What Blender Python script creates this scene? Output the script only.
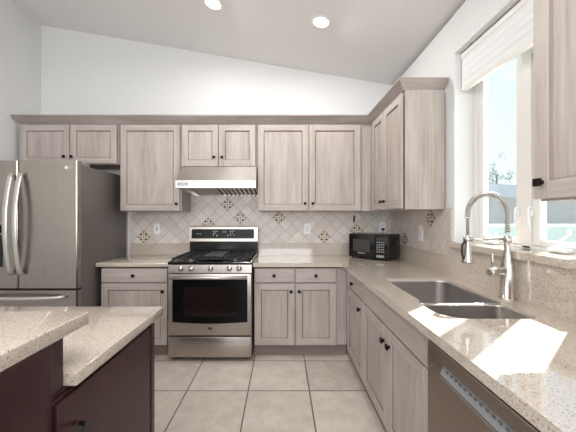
import bpy, bmesh, math, random
from mathutils import Vector, Matrix
random.seed(7)
S = bpy.context.scene
for o in list(bpy.data.objects): bpy.data.objects.remove(o)
COL = S.collection
EYE = 1.36

# ------------------------------------------------------------ camera
cam = bpy.data.cameras.new('camera'); co = bpy.data.objects.new('camera', cam); COL.objects.link(co)
cam.sensor_width = 36.0; cam.lens = 36.0 * 296 / 576
cam.shift_x = (288 - 281.5) / 576; cam.shift_y = (216.5 - 216) / 576
cam.clip_start = 0.02; cam.clip_end = 300
co.location = (0, 0, EYE); co.rotation_euler = (math.pi / 2, 0, 0)
S.camera = co

# ------------------------------------------------------------ exposure, world, sun, area lights
S.view_settings.view_transform = 'Standard'; S.view_settings.look = 'None'
S.view_settings.gamma = 1.0; S.view_settings.use_curve_mapping = False
S.view_settings.exposure = 0.2
W = bpy.data.worlds.new('sky'); S.world = W; W.use_nodes = True
nt = W.node_tree; nt.nodes.clear()
wo = nt.nodes.new('ShaderNodeOutputWorld'); bg = nt.nodes.new('ShaderNodeBackground')
tc = nt.nodes.new('ShaderNodeTexCoord'); sx = nt.nodes.new('ShaderNodeSeparateXYZ')
rp = nt.nodes.new('ShaderNodeValToRGB')
rp.color_ramp.elements[0].position = 0.0; rp.color_ramp.elements[0].color = (0.84, 0.925, 1.0, 1)
rp.color_ramp.elements[1].position = 0.7; rp.color_ramp.elements[1].color = (0.56, 0.75, 1.0, 1)
nt.links.new(tc.outputs['Generated'], sx.inputs[0]); nt.links.new(sx.outputs['Z'], rp.inputs[0])
nt.links.new(rp.outputs[0], bg.inputs[0]); bg.inputs[1].default_value = 1.25
nt.links.new(bg.outputs[0], wo.inputs[0])

def light(name, kind, energy, loc, direction, color=(1, 1, 1), **kw):
    l = bpy.data.lights.new(name, kind); l.energy = energy; l.color = color
    for k, v in kw.items(): setattr(l, k, v)
    o = bpy.data.objects.new(name, l); COL.objects.link(o); o.location = loc
    o.rotation_euler = Vector(direction).to_track_quat('-Z', 'Y').to_euler()
    return o
EL = math.radians(50.8)
light('sun', 'SUN', 17.0, (8, 7, 12), (-0.77 * math.cos(EL), -0.64 * math.cos(EL), -math.sin(EL)), (1.0, 0.96, 0.9), angle=math.radians(0.6))
light('rear_fill', 'AREA', 78.0, (-0.7, -2.9, 1.85), (0, 1, 0.03), (1.0, 0.98, 0.96), shape='RECTANGLE', size=3.4, size_y=1.5)  # unseen lamp added behind the viewer to brighten the room
pt = light('window_portal', 'AREA', 1.0, (1.53, 1.73, 1.85), (-1, 0, 0), shape='RECTANGLE', size=1.4, size_y=0.95); pt.data.cycles.is_portal = True
light('overhead_fill', 'AREA', 36.0, (-0.7, 0.3, 2.95), (0, 0.1, -1), (1.0, 0.98, 0.96), shape='RECTANGLE', size=2.4, size_y=2.0)  # lamp added below the ceiling, stands in for bounced light

# ------------------------------------------------------------ materials
def lin(c):
    return tuple(((v / 255) / 12.92 if v / 255 <= 0.04045 else ((v / 255 + 0.055) / 1.055) ** 2.4) for v in c) + (1,)
def mat(name, color, rough=0.5, metal=0.0, spec=0.5, bump=0.0, bscale=200, coat=0):
    m = bpy.data.materials.new(name); m.use_nodes = True
    n = m.node_tree.nodes; l = m.node_tree.links; b = n['Principled BSDF']
    c = lin(color)
    b.inputs['Base Color'].default_value = c; b.inputs['Roughness'].default_value = rough
    b.inputs['Metallic'].default_value = metal; b.inputs['Specular IOR Level'].default_value = spec
    b.inputs['Coat Weight'].default_value = coat
    t = n.new('ShaderNodeTexCoord'); ns = n.new('ShaderNodeTexNoise'); ns.inputs['Scale'].default_value = bscale
    l.new(t.outputs['Object'], ns.inputs['Vector'])
    if bump > 0:
        bp = n.new('ShaderNodeBump'); bp.inputs['Strength'].default_value = bump; bp.inputs['Distance'].default_value = 0.002
        l.new(ns.outputs['Fac'], bp.inputs['Height']); l.new(bp.outputs[0], b.inputs['Normal'])
    # very slight tonal variation so nothing is a dead flat colour
    r = n.new('ShaderNodeValToRGB'); r.color_ramp.elements[0].position = .3; r.color_ramp.elements[1].position = .7
    r.color_ramp.elements[0].color = tuple(v * 0.96 for v in c[:3]) + (1,)
    r.color_ramp.elements[1].color = tuple(min(1, v * 1.03) for v in c[:3]) + (1,)
    l.new(ns.outputs['Fac'], r.inputs[0]); l.new(r.outputs[0], b.inputs['Base Color'])
    return m
def wood(name, dark, mid, lite, axis='Z', rough=0.45, knots=True):
    m = bpy.data.materials.new(name); m.use_nodes = True
    n = m.node_tree.nodes; l = m.node_tree.links; b = n['Principled BSDF']; b.inputs['Roughness'].default_value = rough
    t = n.new('ShaderNodeTexCoord'); oi = n.new('ShaderNodeObjectInfo')
    ad = n.new('ShaderNodeVectorMath'); ad.operation = 'ADD'
    ml = n.new('ShaderNodeVectorMath'); ml.operation = 'SCALE'; ml.inputs['Scale'].default_value = 37.0
    cb = n.new('ShaderNodeCombineXYZ'); l.new(oi.outputs['Random'], cb.inputs[0]); l.new(oi.outputs['Random'], cb.inputs[2])
    l.new(cb.outputs[0], ml.inputs[0]); l.new(t.outputs['Object'], ad.inputs[0]); l.new(ml.outputs[0], ad.inputs[1])
    mp = n.new('ShaderNodeMapping'); l.new(ad.outputs[0], mp.inputs['Vector'])
    mp.inputs['Scale'].default_value = (60, 60, 3) if axis == 'Z' else (3, 3, 60)
    f = n.new('ShaderNodeTexNoise'); f.inputs['Scale'].default_value = 1.0; f.inputs['Detail'].default_value = 5; f.inputs['Roughness'].default_value = .65
    l.new(mp.outputs[0], f.inputs['Vector'])
    mp2 = n.new('ShaderNodeMapping'); l.new(ad.outputs[0], mp2.inputs['Vector'])
    mp2.inputs['Scale'].default_value = (9, 9, 1.6) if axis == 'Z' else (1.6, 1.6, 9)
    g = n.new('ShaderNodeTexNoise'); g.inputs['Scale'].default_value = 1.0; g.inputs['Detail'].default_value = 3
    l.new(mp2.outputs[0], g.inputs['Vector'])
    mx = n.new('ShaderNodeMix'); mx.data_type = 'FLOAT'; mx.inputs[0].default_value = 0.5
    l.new(f.outputs['Fac'], mx.inputs[2]); l.new(g.outputs['Fac'], mx.inputs[3])
    r = n.new('ShaderNodeValToRGB'); e = r.color_ramp.elements
    e[0].position = .30; e[0].color = lin(dark); e[1].position = .70; e[1].color = lin(lite)
    k = e.new(.5); k.color = lin(mid)
    l.new(mx.outputs[0], r.inputs[0]); l.new(r.outputs[0], b.inputs['Base Color'])
    bp = n.new('ShaderNodeBump'); bp.inputs['Strength'].default_value = .15; bp.inputs['Distance'].default_value = 0.001
    l.new(f.outputs['Fac'], bp.inputs['Height']); l.new(bp.outputs[0], b.inputs['Normal'])
    return m
def granite(name, base, dark, light_, rough=0.16):
    m = bpy.data.materials.new(name); m.use_nodes = True
    n = m.node_tree.nodes; l = m.node_tree.links; b = n['Principled BSDF']; b.inputs['Roughness'].default_value = rough
    b.inputs['Specular IOR Level'].default_value = 0.8; b.inputs['Coat Weight'].default_value = .6; b.inputs['Coat Roughness'].default_value = .03
    t = n.new('ShaderNodeTexCoord')
    v = n.new('ShaderNodeTexVoronoi'); v.inputs['Scale'].default_value = 400; l.new(t.outputs['Object'], v.inputs['Vector'])
    ns = n.new('ShaderNodeTexNoise'); ns.inputs['Scale'].default_value = 150; ns.inputs['Detail'].default_value = 3; l.new(t.outputs['Object'], ns.inputs['Vector'])
    sp = n.new('ShaderNodeSeparateColor'); l.new(v.outputs['Color'], sp.inputs[0])
    r = n.new('ShaderNodeValToRGB'); r.color_ramp.interpolation = 'CONSTANT'; e = r.color_ramp.elements
    e[0].position = 0; e[0].color = lin(dark); e[1].position = .07; e[1].color = lin(base)
    k = e.new(.22); k.color = tuple(x * .9 for x in lin(base)[:3]) + (1,)
    k = e.new(.36); k.color = lin(base)
    k = e.new(.80); k.color = lin(light_)
    l.new(sp.outputs[0], r.inputs[0])
    r2 = n.new('ShaderNodeValToRGB'); r2.color_ramp.elements[0].position = .35; r2.color_ramp.elements[1].position = .65
    r2.color_ramp.elements[0].color = (.93, .925, .92, 1); r2.color_ramp.elements[1].color = (1.03, 1.03, 1.03, 1)
    l.new(ns.outputs['Fac'], r2.inputs[0])
    mx = n.new('ShaderNodeMix'); mx.data_type = 'RGBA'; mx.blend_type = 'MULTIPLY'; mx.inputs[0].default_value = 1
    l.new(r.outputs[0], mx.inputs[6]); l.new(r2.outputs[0], mx.inputs[7]); l.new(mx.outputs[2], b.inputs['Base Color'])
    return m
def tile_mat(name, ca, cb_, grout, mode, size, off, gw, rough):
    """square tiles by world position; mode 'XY' floor, 'XZ'/'YZ' diamonds"""
    m = bpy.data.materials.new(name); m.use_nodes = True
    n = m.node_tree.nodes; l = m.node_tree.links; b = n['Principled BSDF']
    g = n.new('ShaderNodeNewGeometry'); s = n.new('ShaderNodeSeparateXYZ'); l.new(g.outputs['Position'], s.inputs[0])
    def M(op, a, c=None):
        q = n.new('ShaderNodeMath'); q.operation = op
        for i, v in enumerate((a, c)):
            if v is None: continue
            if isinstance(v, (int, float)): q.inputs[i].default_value = v
            else: l.new(v, q.inputs[i])
        return q.outputs[0]
    p = M('SUBTRACT', s.outputs[0 if mode[0] == 'X' else 1], off[0]); q = M('SUBTRACT', s.outputs[1 if mode[1] == 'Y' else 2], off[1])
    if mode == 'XY': u = M('DIVIDE', p, size[0]); w = M('DIVIDE', q, size[1])
    else:  # diamond lattice, diagonal = size[0]; (0,0) is a tile centre
        u = M('ADD', M('DIVIDE', M('ADD', p, q), size[0]), .5); w = M('ADD', M('DIVIDE', M('SUBTRACT', p, q), size[0]), .5)
    fu = M('FRACT', u); fw = M('FRACT', w)
    du = M('MINIMUM', fu, M('SUBTRACT', 1.0, fu)); dw = M('MINIMUM', fw, M('SUBTRACT', 1.0, fw))
    d = M('MINIMUM', du, dw)
    mr = n.new('ShaderNodeMapRange'); mr.inputs['From Min'].default_value = gw * .5; mr.inputs['From Max'].default_value = gw; mr.clamp = True
    l.new(d, mr.inputs['Value'])
    cbx = n.new('ShaderNodeCombineXYZ'); l.new(M('FLOOR', u), cbx.inputs[0]); l.new(M('FLOOR', w), cbx.inputs[1])
    wn = n.new('ShaderNodeTexWhiteNoise'); wn.noise_dimensions = '2D'; l.new(cbx.outputs[0], wn.inputs['Vector'])
    ns = n.new('ShaderNodeTexNoise'); ns.inputs['Scale'].default_value = 9 if mode == 'XY' else 22; ns.inputs['Detail'].default_value = 6
    ns.inputs['Roughness'].default_value = .62
    sv = n.new('ShaderNodeVectorMath'); sv.operation = 'ADD'; l.new(g.outputs['Position'], sv.inputs[0]); l.new(wn.outputs['Color'], sv.inputs[1]); l.new(sv.outputs[0], ns.inputs['Vector'])
    k = M('ADD', M('MULTIPLY', wn.outputs['Value'], .18 if mode == 'XY' else .42), M('ADD', M('MULTIPLY', ns.outputs['Fac'], .75 if mode == 'XY' else .58), .05 if mode == 'XY' else 0.0))
    r = n.new('ShaderNodeValToRGB'); r.color_ramp.elements[0].position = .25; r.color_ramp.elements[1].position = .72
    r.color_ramp.elements[0].color = lin(ca); r.color_ramp.elements[1].color = lin(cb_)
    l.new(k, r.inputs[0])
    mx = n.new('ShaderNodeMix'); mx.data_type = 'RGBA'; mx.inputs[6].default_value = lin(grout)
    l.new(mr.outputs[0], mx.inputs[0]); l.new(r.outputs[0], mx.inputs[7]); l.new(mx.outputs[2], b.inputs['Base Color'])
    bp = n.new('ShaderNodeBump'); bp.inputs['Strength'].default_value = .5; bp.inputs['Distance'].default_value = .002
    l.new(mr.outputs[0], bp.inputs['Height']); l.new(bp.outputs[0], b.inputs['Normal'])
    b.inputs['Roughness'].default_value = rough
    return m
def steel(name, color, rough=0.28, axis='Z', amp=.08):
    m = bpy.data.materials.new(name); m.use_nodes = True
    n = m.node_tree.nodes; l = m.node_tree.links; b = n['Principled BSDF']
    b.inputs['Metallic'].default_value = 1; b.inputs['Base Color'].default_value = lin(color)
    t = n.new('ShaderNodeTexCoord'); mp = n.new('ShaderNodeMapping'); l.new(t.outputs['Object'], mp.inputs[0])
    mp.inputs['Scale'].default_value = {'Z': (400, 400, 4), 'X': (4, 400, 400), 'Y': (400, 4, 400)}[axis]
    ns = n.new('ShaderNodeTexNoise'); ns.inputs['Scale'].default_value = 1; l.new(mp.outputs[0], ns.inputs['Vector'])
    mr = n.new('ShaderNodeMapRange'); mr.inputs['To Min'].default_value = rough - amp; mr.inputs['To Max'].default_value = rough + amp
    l.new(ns.outputs['Fac'], mr.inputs['Value']); l.new(mr.outputs[0], b.inputs['Roughness'])
    return m
def emis(name, color, strength):
    m = bpy.data.materials.new(name); m.use_nodes = True; b = m.node_tree.nodes['Principled BSDF']
    b.inputs['Base Color'].default_value = (.9, .9, .9, 1)
    b.inputs['Emission Color'].default_value = lin(color); b.inputs['Emission Strength'].default_value = strength
    return m

WALL = mat('wall_paint', (226, 227, 227), .85, bump=.15, bscale=160)
CEIL = mat('ceiling_paint', (232, 230, 229), .9, bump=.1, bscale=120)
TRIMW = mat('white_trim', (236, 234, 230), .45)
CAB = wood('washed_wood', (154, 143, 136), (179, 169, 163), (196, 188, 182))
CABH = wood('washed_wood_rail', (154, 143, 136), (177, 167, 161), (194, 186, 180), axis='X')
CROWN_SHADED = wood('shaded_crown_wood', (136, 126, 121), (160, 150, 145), (180, 171, 167), axis='X')  # washed wood tone lowered to paint in shade on the moulding
GLAZE = wood('glazed_bead', (116, 101, 93), (136, 121, 113), (154, 141, 133))
CABV = wood('washed_wood_panel', (149, 139, 132), (176, 166, 160), (194, 186, 180))
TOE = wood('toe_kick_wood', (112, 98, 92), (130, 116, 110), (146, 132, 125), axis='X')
CHERRY = wood('dark_cherry', (38, 16, 19), (50, 22, 26), (64, 33, 36), rough=.36)
CHERRYL = wood('cherry_post', (52, 30, 34), (66, 40, 45), (80, 52, 57), rough=.34)
GRAN = granite('speckled_stone', (198, 186, 173), (124, 112, 102), (208, 199, 188), rough=.08)
FLOORT = tile_mat('floor_tile', (170, 160, 151), (208, 199, 190), (104, 92, 84), 'XY', (0.478, 0.48), (-0.738, 2.31), .014, .32)
TILEB = tile_mat('wall_tile', (203, 194, 188), (222, 215, 209), (172, 161, 154), 'XZ', (0.1515, 0), (-0.483, 1.348), .03, .35)
TILER = tile_mat('wall_tile_side', (205, 194, 186), (220, 211, 203), (190, 178, 169), 'YZ', (0.1515, 0), (2.543, 1.347), .03, .35)
SS = steel('brushed_steel', (212, 208, 204), .31, 'X', .04)
SSV = steel('fridge_steel', (174, 167, 160), .26, 'Z', .05)
SINKS = steel('sink_steel', (192, 188, 186), .32, 'X')
SSO = steel('oven_steel', (172, 164, 157), .30, 'X')
DWS = steel('dishwasher_steel', (150, 138, 130), .38, 'Y')
SSD = mat('fridge_case_grey', (112, 105, 103), .38, .3)
CHROME = mat('satin_nickel', (205, 200, 194), .22, 1.0)
HOSE = mat('hose_grey', (150, 146, 143), .4, .6)
HANDLE = mat('pale_satin_handle', (214, 210, 205), .3, .85)
BLK = mat('black_enamel', (16, 15, 16), .22)
BLKM = mat('matte_black', (20, 18, 18), .5)
BRONZE = mat('dark_bronze', (26, 20, 18), .35, .6)
GLASSB = mat('black_glass', (10, 10, 12), .3, 0, .2)
GREYW = mat('smoked_window', (62, 60, 60), .12)
OVENW = mat('oven_window_dark', (30, 22, 22), .1)
GRID = mat('griddle_grey', (70, 69, 70), .3, .6)
IRON = mat('cast_iron', (22, 21, 22), .55)
PLATE = mat('white_plastic', (238, 238, 240), .35)
PRINT = mat('pale_print', (205, 208, 214), .5)
GREYP = mat('grey_plastic', (140, 142, 144), .4)
CREAM = mat('accent_cream', (216, 206, 190), .4)
TAN = mat('accent_tan', (140, 108, 84), .4)
DARKT = mat('accent_dark', (30, 24, 22), .35)
INTER = wood('cabinet_inside', (96, 66, 46), (118, 84, 60), (136, 100, 74))
LAMPE = emis('lamp_lens', (255, 250, 240), 9)
SHADE = mat('shade_fabric', (236, 237, 238), .8, bump=.1, bscale=500)
GLS = bpy.data.materials.new('window_glass'); GLS.use_nodes = True
_n = GLS.node_tree.nodes; _l = GLS.node_tree.links; _n.clear()
_o = _n.new('ShaderNodeOutputMaterial'); _m = _n.new('ShaderNodeMixShader'); _t = _n.new('ShaderNodeBsdfTransparent'); _g = _n.new('ShaderNodeBsdfGlossy')
_lw = _n.new('ShaderNodeLayerWeight'); _lw.inputs[0].default_value = .5
_pw = _n.new('ShaderNodeMath'); _pw.operation = 'POWER'; _pw.inputs[1].default_value = 5.0; _l.new(_lw.outputs['Facing'], _pw.inputs[0])
_f = _n.new('ShaderNodeMath'); _f.operation = 'MULTIPLY_ADD'; _f.inputs[1].default_value = .9; _f.inputs[2].default_value = .04; _l.new(_pw.outputs[0], _f.inputs[0]); _g.inputs['Roughness'].default_value = .02; _t.inputs[0].default_value = (.95, .97, .97, 1)
_l.new(_f.outputs[0], _m.inputs[0]); _l.new(_t.outputs[0], _m.inputs[1]); _l.new(_g.outputs[0], _m.inputs[2]); _l.new(_m.outputs[0], _o.inputs[0])

# ------------------------------------------------------------ mesh helpers (world coordinates in, one object out)
class MB:
    def __init__(s): s.bm = bmesh.new(); s.mats = []
    def mi(s, m):
        if m not in s.mats: s.mats.append(m)
        return s.mats.index(m)
    def _fin(s, faces, m, smooth=False):
        i = s.mi(m)
        for f in faces: f.material_index = i; f.smooth = smooth
    def box(s, x0, x1, y0, y1, z0, z1, m, bev=0.0, seg=1):
        x0, x1 = min(x0, x1), max(x0, x1); y0, y1 = min(y0, y1), max(y0, y1); z0, z1 = min(z0, z1), max(z0, z1)
        t = bmesh.new(); bmesh.ops.create_cube(t, size=1)
        for v in t.verts: v.co = Vector(((x0 + x1) / 2 + v.co.x * (x1 - x0), (y0 + y1) / 2 + v.co.y * (y1 - y0), (z0 + z1) / 2 + v.co.z * (z1 - z0)))
        if bev: bmesh.ops.bevel(t, geom=t.edges[:], offset=bev, segments=seg, profile=.5, affect='EDGES')
        return s.merge(t, m, seg > 1)
    def merge(s, t, m, smooth=False):
        bmesh.ops.recalc_face_normals(t, faces=t.faces)
        me = bpy.data.meshes.new('t'); t.to_mesh(me); t.free(); k = len(s.bm.faces)
        s.bm.from_mesh(me); bpy.data.meshes.remove(me); s.bm.faces.ensure_lookup_table()
        fs = s.bm.faces[k:]; s._fin(fs, m, smooth); return fs
    def hexa(s, pts, m):   # 8 points: bottom 4 then top 4
        t = bmesh.new(); v = [t.verts.new(p) for p in pts]
        for f in ((0, 1, 2, 3), (4, 5, 6, 7), (0, 1, 5, 4), (1, 2, 6, 5), (2, 3, 7, 6), (3, 0, 4, 7)): t.faces.new([v[i] for i in f])
        return s.merge(t, m)
    def prism(s, prof, axis, a0, a1, m, smooth=False, bev=0):
        """prof = 2D loop in the two remaining axes in order; extruded along axis"""
        t = bmesh.new(); A = []; B = []
        for (p, q) in prof:
            f = {'X': lambda a: (a, p, q), 'Y': lambda a: (p, a, q), 'Z': lambda a: (p, q, a)}[axis]
            A.append(t.verts.new(f(a0))); B.append(t.verts.new(f(a1)))
        n = len(A); t.faces.new(A); t.faces.new(B)
        for i in range(n): t.faces.new((A[i], A[(i + 1) % n], B[(i + 1) % n], B[i]))
        if bev: bmesh.ops.bevel(t, geom=t.edges[:], offset=bev, segments=2, affect='EDGES')
        return s.merge(t, m, smooth)
    def slab(s, outer, holes, z0, z1, m):
        t = bmesh.new(); es = []
        for loop in [outer] + holes:
            vs = [t.verts.new((x, y, z1)) for x, y in loop]
            for i in range(len(vs)): es.append(t.edges.new((vs[i], vs[(i + 1) % len(vs)])))
        r = bmesh.ops.triangle_fill(t, edges=es, use_beauty=True, use_dissolve=True)
        fs = [g for g in r['geom'] if isinstance(g, bmesh.types.BMFace)]
        if not fs: fs = t.faces[:]
        e = bmesh.ops.extrude_face_region(t, geom=t.faces[:])
        for g in e['geom']:
            if isinstance(g, bmesh.types.BMVert): g.co.z = z0
        return s.merge(t, m)
    def tube(s, pts, r, m, seg=10, cap=True):
        pts = [Vector(p) for p in pts]; rs = r if isinstance(r, (list, tuple)) else [r] * len(pts)
        t = bmesh.new(); rings = []; up = None
        for i, p in enumerate(pts):
            d = (pts[min(i + 1, len(pts) - 1)] - pts[max(i - 1, 0)]).normalized()
            if up is None:
                up = Vector((0, 0, 1)) if abs(d.z) < .9 else Vector((1, 0, 0))
            a = (up - d * up.dot(d)).normalized(); c = d.cross(a); up = a
            rings.append([t.verts.new(p + (a * math.cos(2 * math.pi * k / seg) + c * math.sin(2 * math.pi * k / seg)) * rs[i]) for k in range(seg)])
        for i in range(len(rings) - 1):
            for k in range(seg): t.faces.new((rings[i][k], rings[i][(k + 1) % seg], rings[i + 1][(k + 1) % seg], rings[i + 1][k]))
        if cap: t.faces.new(rings[0]); t.faces.new(rings[-1])
        return s.merge(t, m, True)
    def lathe(s, c, prof, m, seg=24, M=None):
        """prof: (radius, height) from c, revolved about local Z; M optional rotation"""
        M = M or Matrix.Identity(3); c = Vector(c); t = bmesh.new(); rings = []
        for (r, h) in prof:
            rings.append([t.verts.new(c + M @ Vector((r * math.cos(2 * math.pi * k / seg), r * math.sin(2 * math.pi * k / seg), h))) for k in range(seg)])
        for i in range(len(rings) - 1):
            for k in range(seg): t.faces.new((rings[i][k], rings[i][(k + 1) % seg], rings[i + 1][(k + 1) % seg], rings[i + 1][k]))
        if prof[0][0] > 1e-5: t.faces.new(rings[0])
        if prof[-1][0] > 1e-5: t.faces.new(rings[-1])
        bmesh.ops.remove_doubles(t, verts=t.verts, dist=1e-6)
        return s.merge(t, m, True)
    def text(s, string, size, M, m, depth=.0004):
        cu = bpy.data.curves.new('t', 'FONT'); cu.body = string; cu.size = size; cu.extrude = depth; cu.align_x = 'CENTER'; cu.align_y = 'CENTER'
        ob = bpy.data.objects.new('t', cu); COL.objects.link(ob); dg = bpy.context.evaluated_depsgraph_get()
        me = bpy.data.meshes.new_from_object(ob.evaluated_get(dg)); me.transform(M)
        k = len(s.bm.faces); s.bm.from_mesh(me); s.bm.faces.ensure_lookup_table(); s._fin(s.bm.faces[k:], m)
        bpy.data.objects.remove(ob); bpy.data.curves.remove(cu); bpy.data.meshes.remove(me)
    def obj(s, name, parent=None, loc=None):
        o0 = Vector(loc) if loc is not None else (world_loc(parent) if parent else Vector((0, 0, 0)))
        for v in s.bm.verts: v.co -= o0
        me = bpy.data.meshes.new(name); s.bm.to_mesh(me); s.bm.free()
        for m in s.mats: me.materials.append(m)
        o = bpy.data.objects.new(name, me); COL.objects.link(o)
        if parent: o.parent = parent; o.location = o0 - world_loc(parent)
        else: o.location = o0
        return o
def world_loc(o):
    v = Vector((0, 0, 0))
    while o: v += o.location; o = o.parent
    return v
def thing(name, label, cat, loc, group=None):
    o = bpy.data.objects.new(name, None); COL.objects.link(o); o.location = loc; o.empty_display_size = .05
    o['label'] = label; o['category'] = cat
    if group: o['group'] = group
    return o
def tag(o, label, cat, group=None):
    o['label'] = label; o['category'] = cat
    if group: o['group'] = group
    return o
def structure(o): o['kind'] = 'structure'; return o
def part(name, parent, fn, label=None, loc=None):
    b = MB(); fn(b); o = b.obj(name, parent, loc)
    if label: o['label'] = label
    return o
def dup(root, loc, label, group=None):
    r = root.copy(); COL.objects.link(r); r.location = loc; r['label'] = label
    for ch in list(root.children):
        c = ch.copy(); COL.objects.link(c); c.parent = r
        for g in list(ch.children):
            d = g.copy(); COL.objects.link(d); d.parent = c
    return r
def rrect(x0, x1, y0, y1, radii, n=6):
    """rounded rectangle loop, radii = (x0y0, x1y0, x1y1, x0y1)"""
    out = []
    for (cx, cy, a0, r) in ((x0, y0, 180, radii[0]), (x1, y0, 270, radii[1]), (x1, y1, 0, radii[2]), (x0, y1, 90, radii[3])):
        ox = cx + (r if cx == x0 else -r); oy = cy + (r if cy == y0 else -r)
        for k in range(n + 1):
            a = math.radians(a0 + 90 * k / n); out.append((ox + r * math.cos(a), oy + r * math.sin(a)))
    return out

# ============================================================ SETTING
XL, XR, YB, YF = -2.83, 1.29, 3.485, -3.1
def cz(x): return 2.909 + .171 * (1.29 - x)
structure(part('floor', None, lambda b: b.box(XL - .2, XR + .25, YF - .2, YB + .2, -.1, 0, FLOORT)))
structure(part('ceiling', None, lambda b: b.prism([(XL - .2, cz(XL - .2)), (XR + .25, cz(XR + .25)), (XR + .25, cz(XR + .25) + .15), (XL - .2, cz(XL - .2) + .15)], 'Y', YF - .2, YB + .2, CEIL)))
wall_back = structure(part('wall_back', None, lambda b: b.prism([(XL - .2, 0), (XR + .23, 0), (XR + .23, cz(XR + .23)), (XL - .2, cz(XL - .2))], 'Y', YB, YB + .2, WALL)))
structure(part('wall_left', None, lambda b: b.box(XL - .2, XL, YF, YB, 0, cz(XL) , WALL)))
WY0, WY1, WZ0, WZ1 = 1.30, 2.21, 1.175, 2.575
def wr(b):
    X2 = XR + .23
    b.box(XR, X2, WY1, YB, 0, cz(X2), WALL, .004)
    b.box(XR, X2, YF, WY0, 0, cz(X2), WALL, .004)
    b.box(XR, X2, WY0, WY1, 0, WZ0 - .041, WALL)
    b.box(XR, X2, WY0, WY1, WZ1, cz(X2), WALL)
wall_right = structure(part('wall_right', None, wr))
def wf(b):   # wall behind the viewer with a wide opening made up for the rear fill lamp
    b.box(XL, -2.5, YF - .15, YF, 0, cz(-2.5), WALL); b.box(1.05, XR, YF - .15, YF, 0, cz(XR), WALL)
    b.prism([(-2.5, 2.65), (1.05, 2.65), (1.05, cz(1.05)), (-2.5, cz(-2.5))], 'Y', YF - .15, YF, WALL)
structure(part('wall_front', None, wf))
# tiled splash areas
tb = part('tile_backsplash', wall_back, lambda b: b.box(-1.775, 1.281, 3.477, 3.4851, .93, 1.72, TILEB))
tr = part('tile_backsplash', wall_right, lambda b: b.box(1.281, 1.2901, 2.238, 3.477, .93, 1.428, TILER))
def accent_mesh(b, side=False):
    r = .0757
    def P(u, w, d):   # u across, w up, d out of the wall
        return (u, -d, w) if not side else (-d, -u, w)
    def quad(pts, d, m):
        t = bmesh.new(); A = [t.verts.new(P(u, w, 0)) for u, w in pts]; B = [t.verts.new(P(u, w, d)) for u, w in pts]; n = len(A)
        t.faces.new(A); t.faces.new(B)
        for i in range(n): t.faces.new((A[i], A[(i + 1) % n], B[(i + 1) % n], B[i]))
        b.merge(t, m)
    quad([(-r, 0), (0, -r), (r, 0), (0, r)], .003, TAN)
    q = r * .93; quad([(-q, 0), (0, -q), (q, 0), (0, q)], .0038, CREAM)
    def disc(cu, cw, rr, d, m, n=8): quad([(cu + rr * math.cos(2 * math.pi * k / n), cw + rr * math.sin(2 * math.pi * k / n)) for k in range(n)], d, m)
    for k in range(4):     # dark squares half-way along each side
        a = math.radians(45 + 90 * k); cu, cw = .041 * math.cos(a), .041 * math.sin(a)
        disc(cu, cw, .014, .005, DARKT, 4)
    for k in range(4):     # corner pips
        a = math.radians(90 * k); disc(.055 * math.cos(a), .055 * math.sin(a), .009, .0048, DARKT, 4)
        a2 = a; disc(.029 * math.cos(a2 + .2), .029 * math.sin(a2 + .2), .009, .0046, TAN, 8)
    disc(0, 0, .009, .0052, TAN, 8)
def accents(parent, pts, side):
    first = None
    for p in pts:
        if first is None:
            b = MB(); accent_mesh(b, side); o = b.obj('accent_tile', parent, (0, 0, 0)); first = o
        else:
            o = first.copy(); COL.objects.link(o)
        o.parent = parent; o.location = Vector(p) - world_loc(parent)
D = .1515
accents(tb, [(-.483 + a * D, 3.4768, 1.348 + c * D) for a, c in ((0, 0), (-1, 1), (-2.5, -.5), (-7.5, -1.5), (3, 0), (6.5, -1.5), (9, -1))], False)
accents(tr, [(1.2808, 2.543, 1.347), (1.2808, 2.543 + 3.5 * D, 1.347 - 1.5 * D)], True)

# ---- window in the right wall
win = bpy.data.objects.new('window_1', None); COL.objects.link(win); win.location = (1.43, 1.73, WZ0); win['kind'] = 'structure'
def ring(b, x0, x1, y0, y1, z0, z1, t, tb_, m, bev=.003):
    b.box(x0, x1, y0, y0 + t, z0, z1, m, bev); b.box(x0, x1, y1 - t, y1, z0, z1, m, bev)
    b.box(x0, x1, y0 + t, y1 - t, z0, z0 + tb_, m, bev); b.box(x0, x1, y0 + t, y1 - t, z1 - t, z1, m, bev)
def wfr(b):
    ring(b, 1.43, 1.50, WY0, WY1, WZ0, WZ1, .045, .016, TRIMW); b.box(1.43, 1.50, 1.70, 1.76, WZ0, WZ1, TRIMW, .003)
part('window_frame', win, wfr)
for (a, c) in ((1.763, 2.162), (1.348, 1.697)):
    sash = part('window_sash', win, lambda b: ring(b, 1.437, 1.477, a, c, WZ0 + .019, WZ1 - .048, .052, .034, TRIMW, .004))
    part('window_pane', sash, lambda b: b.box(1.455, 1.459, a + .05, c - .05, WZ0 + .05, WZ1 - .098, GLS))
for yy in (1.79, 1.695):    # sash locks
    def lock(b):
        b.box(1.429, 1.437, yy - .009, yy + .009, 1.36, 1.42, PLATE, .003)
        b.tube([(1.430, yy, 1.40), (1.418, yy, 1.412), (1.412, yy, 1.39), (1.411, yy, 1.35), (1.413, yy, 1.31), (1.420, yy, 1.28)], [.006, .007, .0065, .006, .0055, .0045], PLATE, 8)
    part('sash_lock', win, lock)
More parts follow.
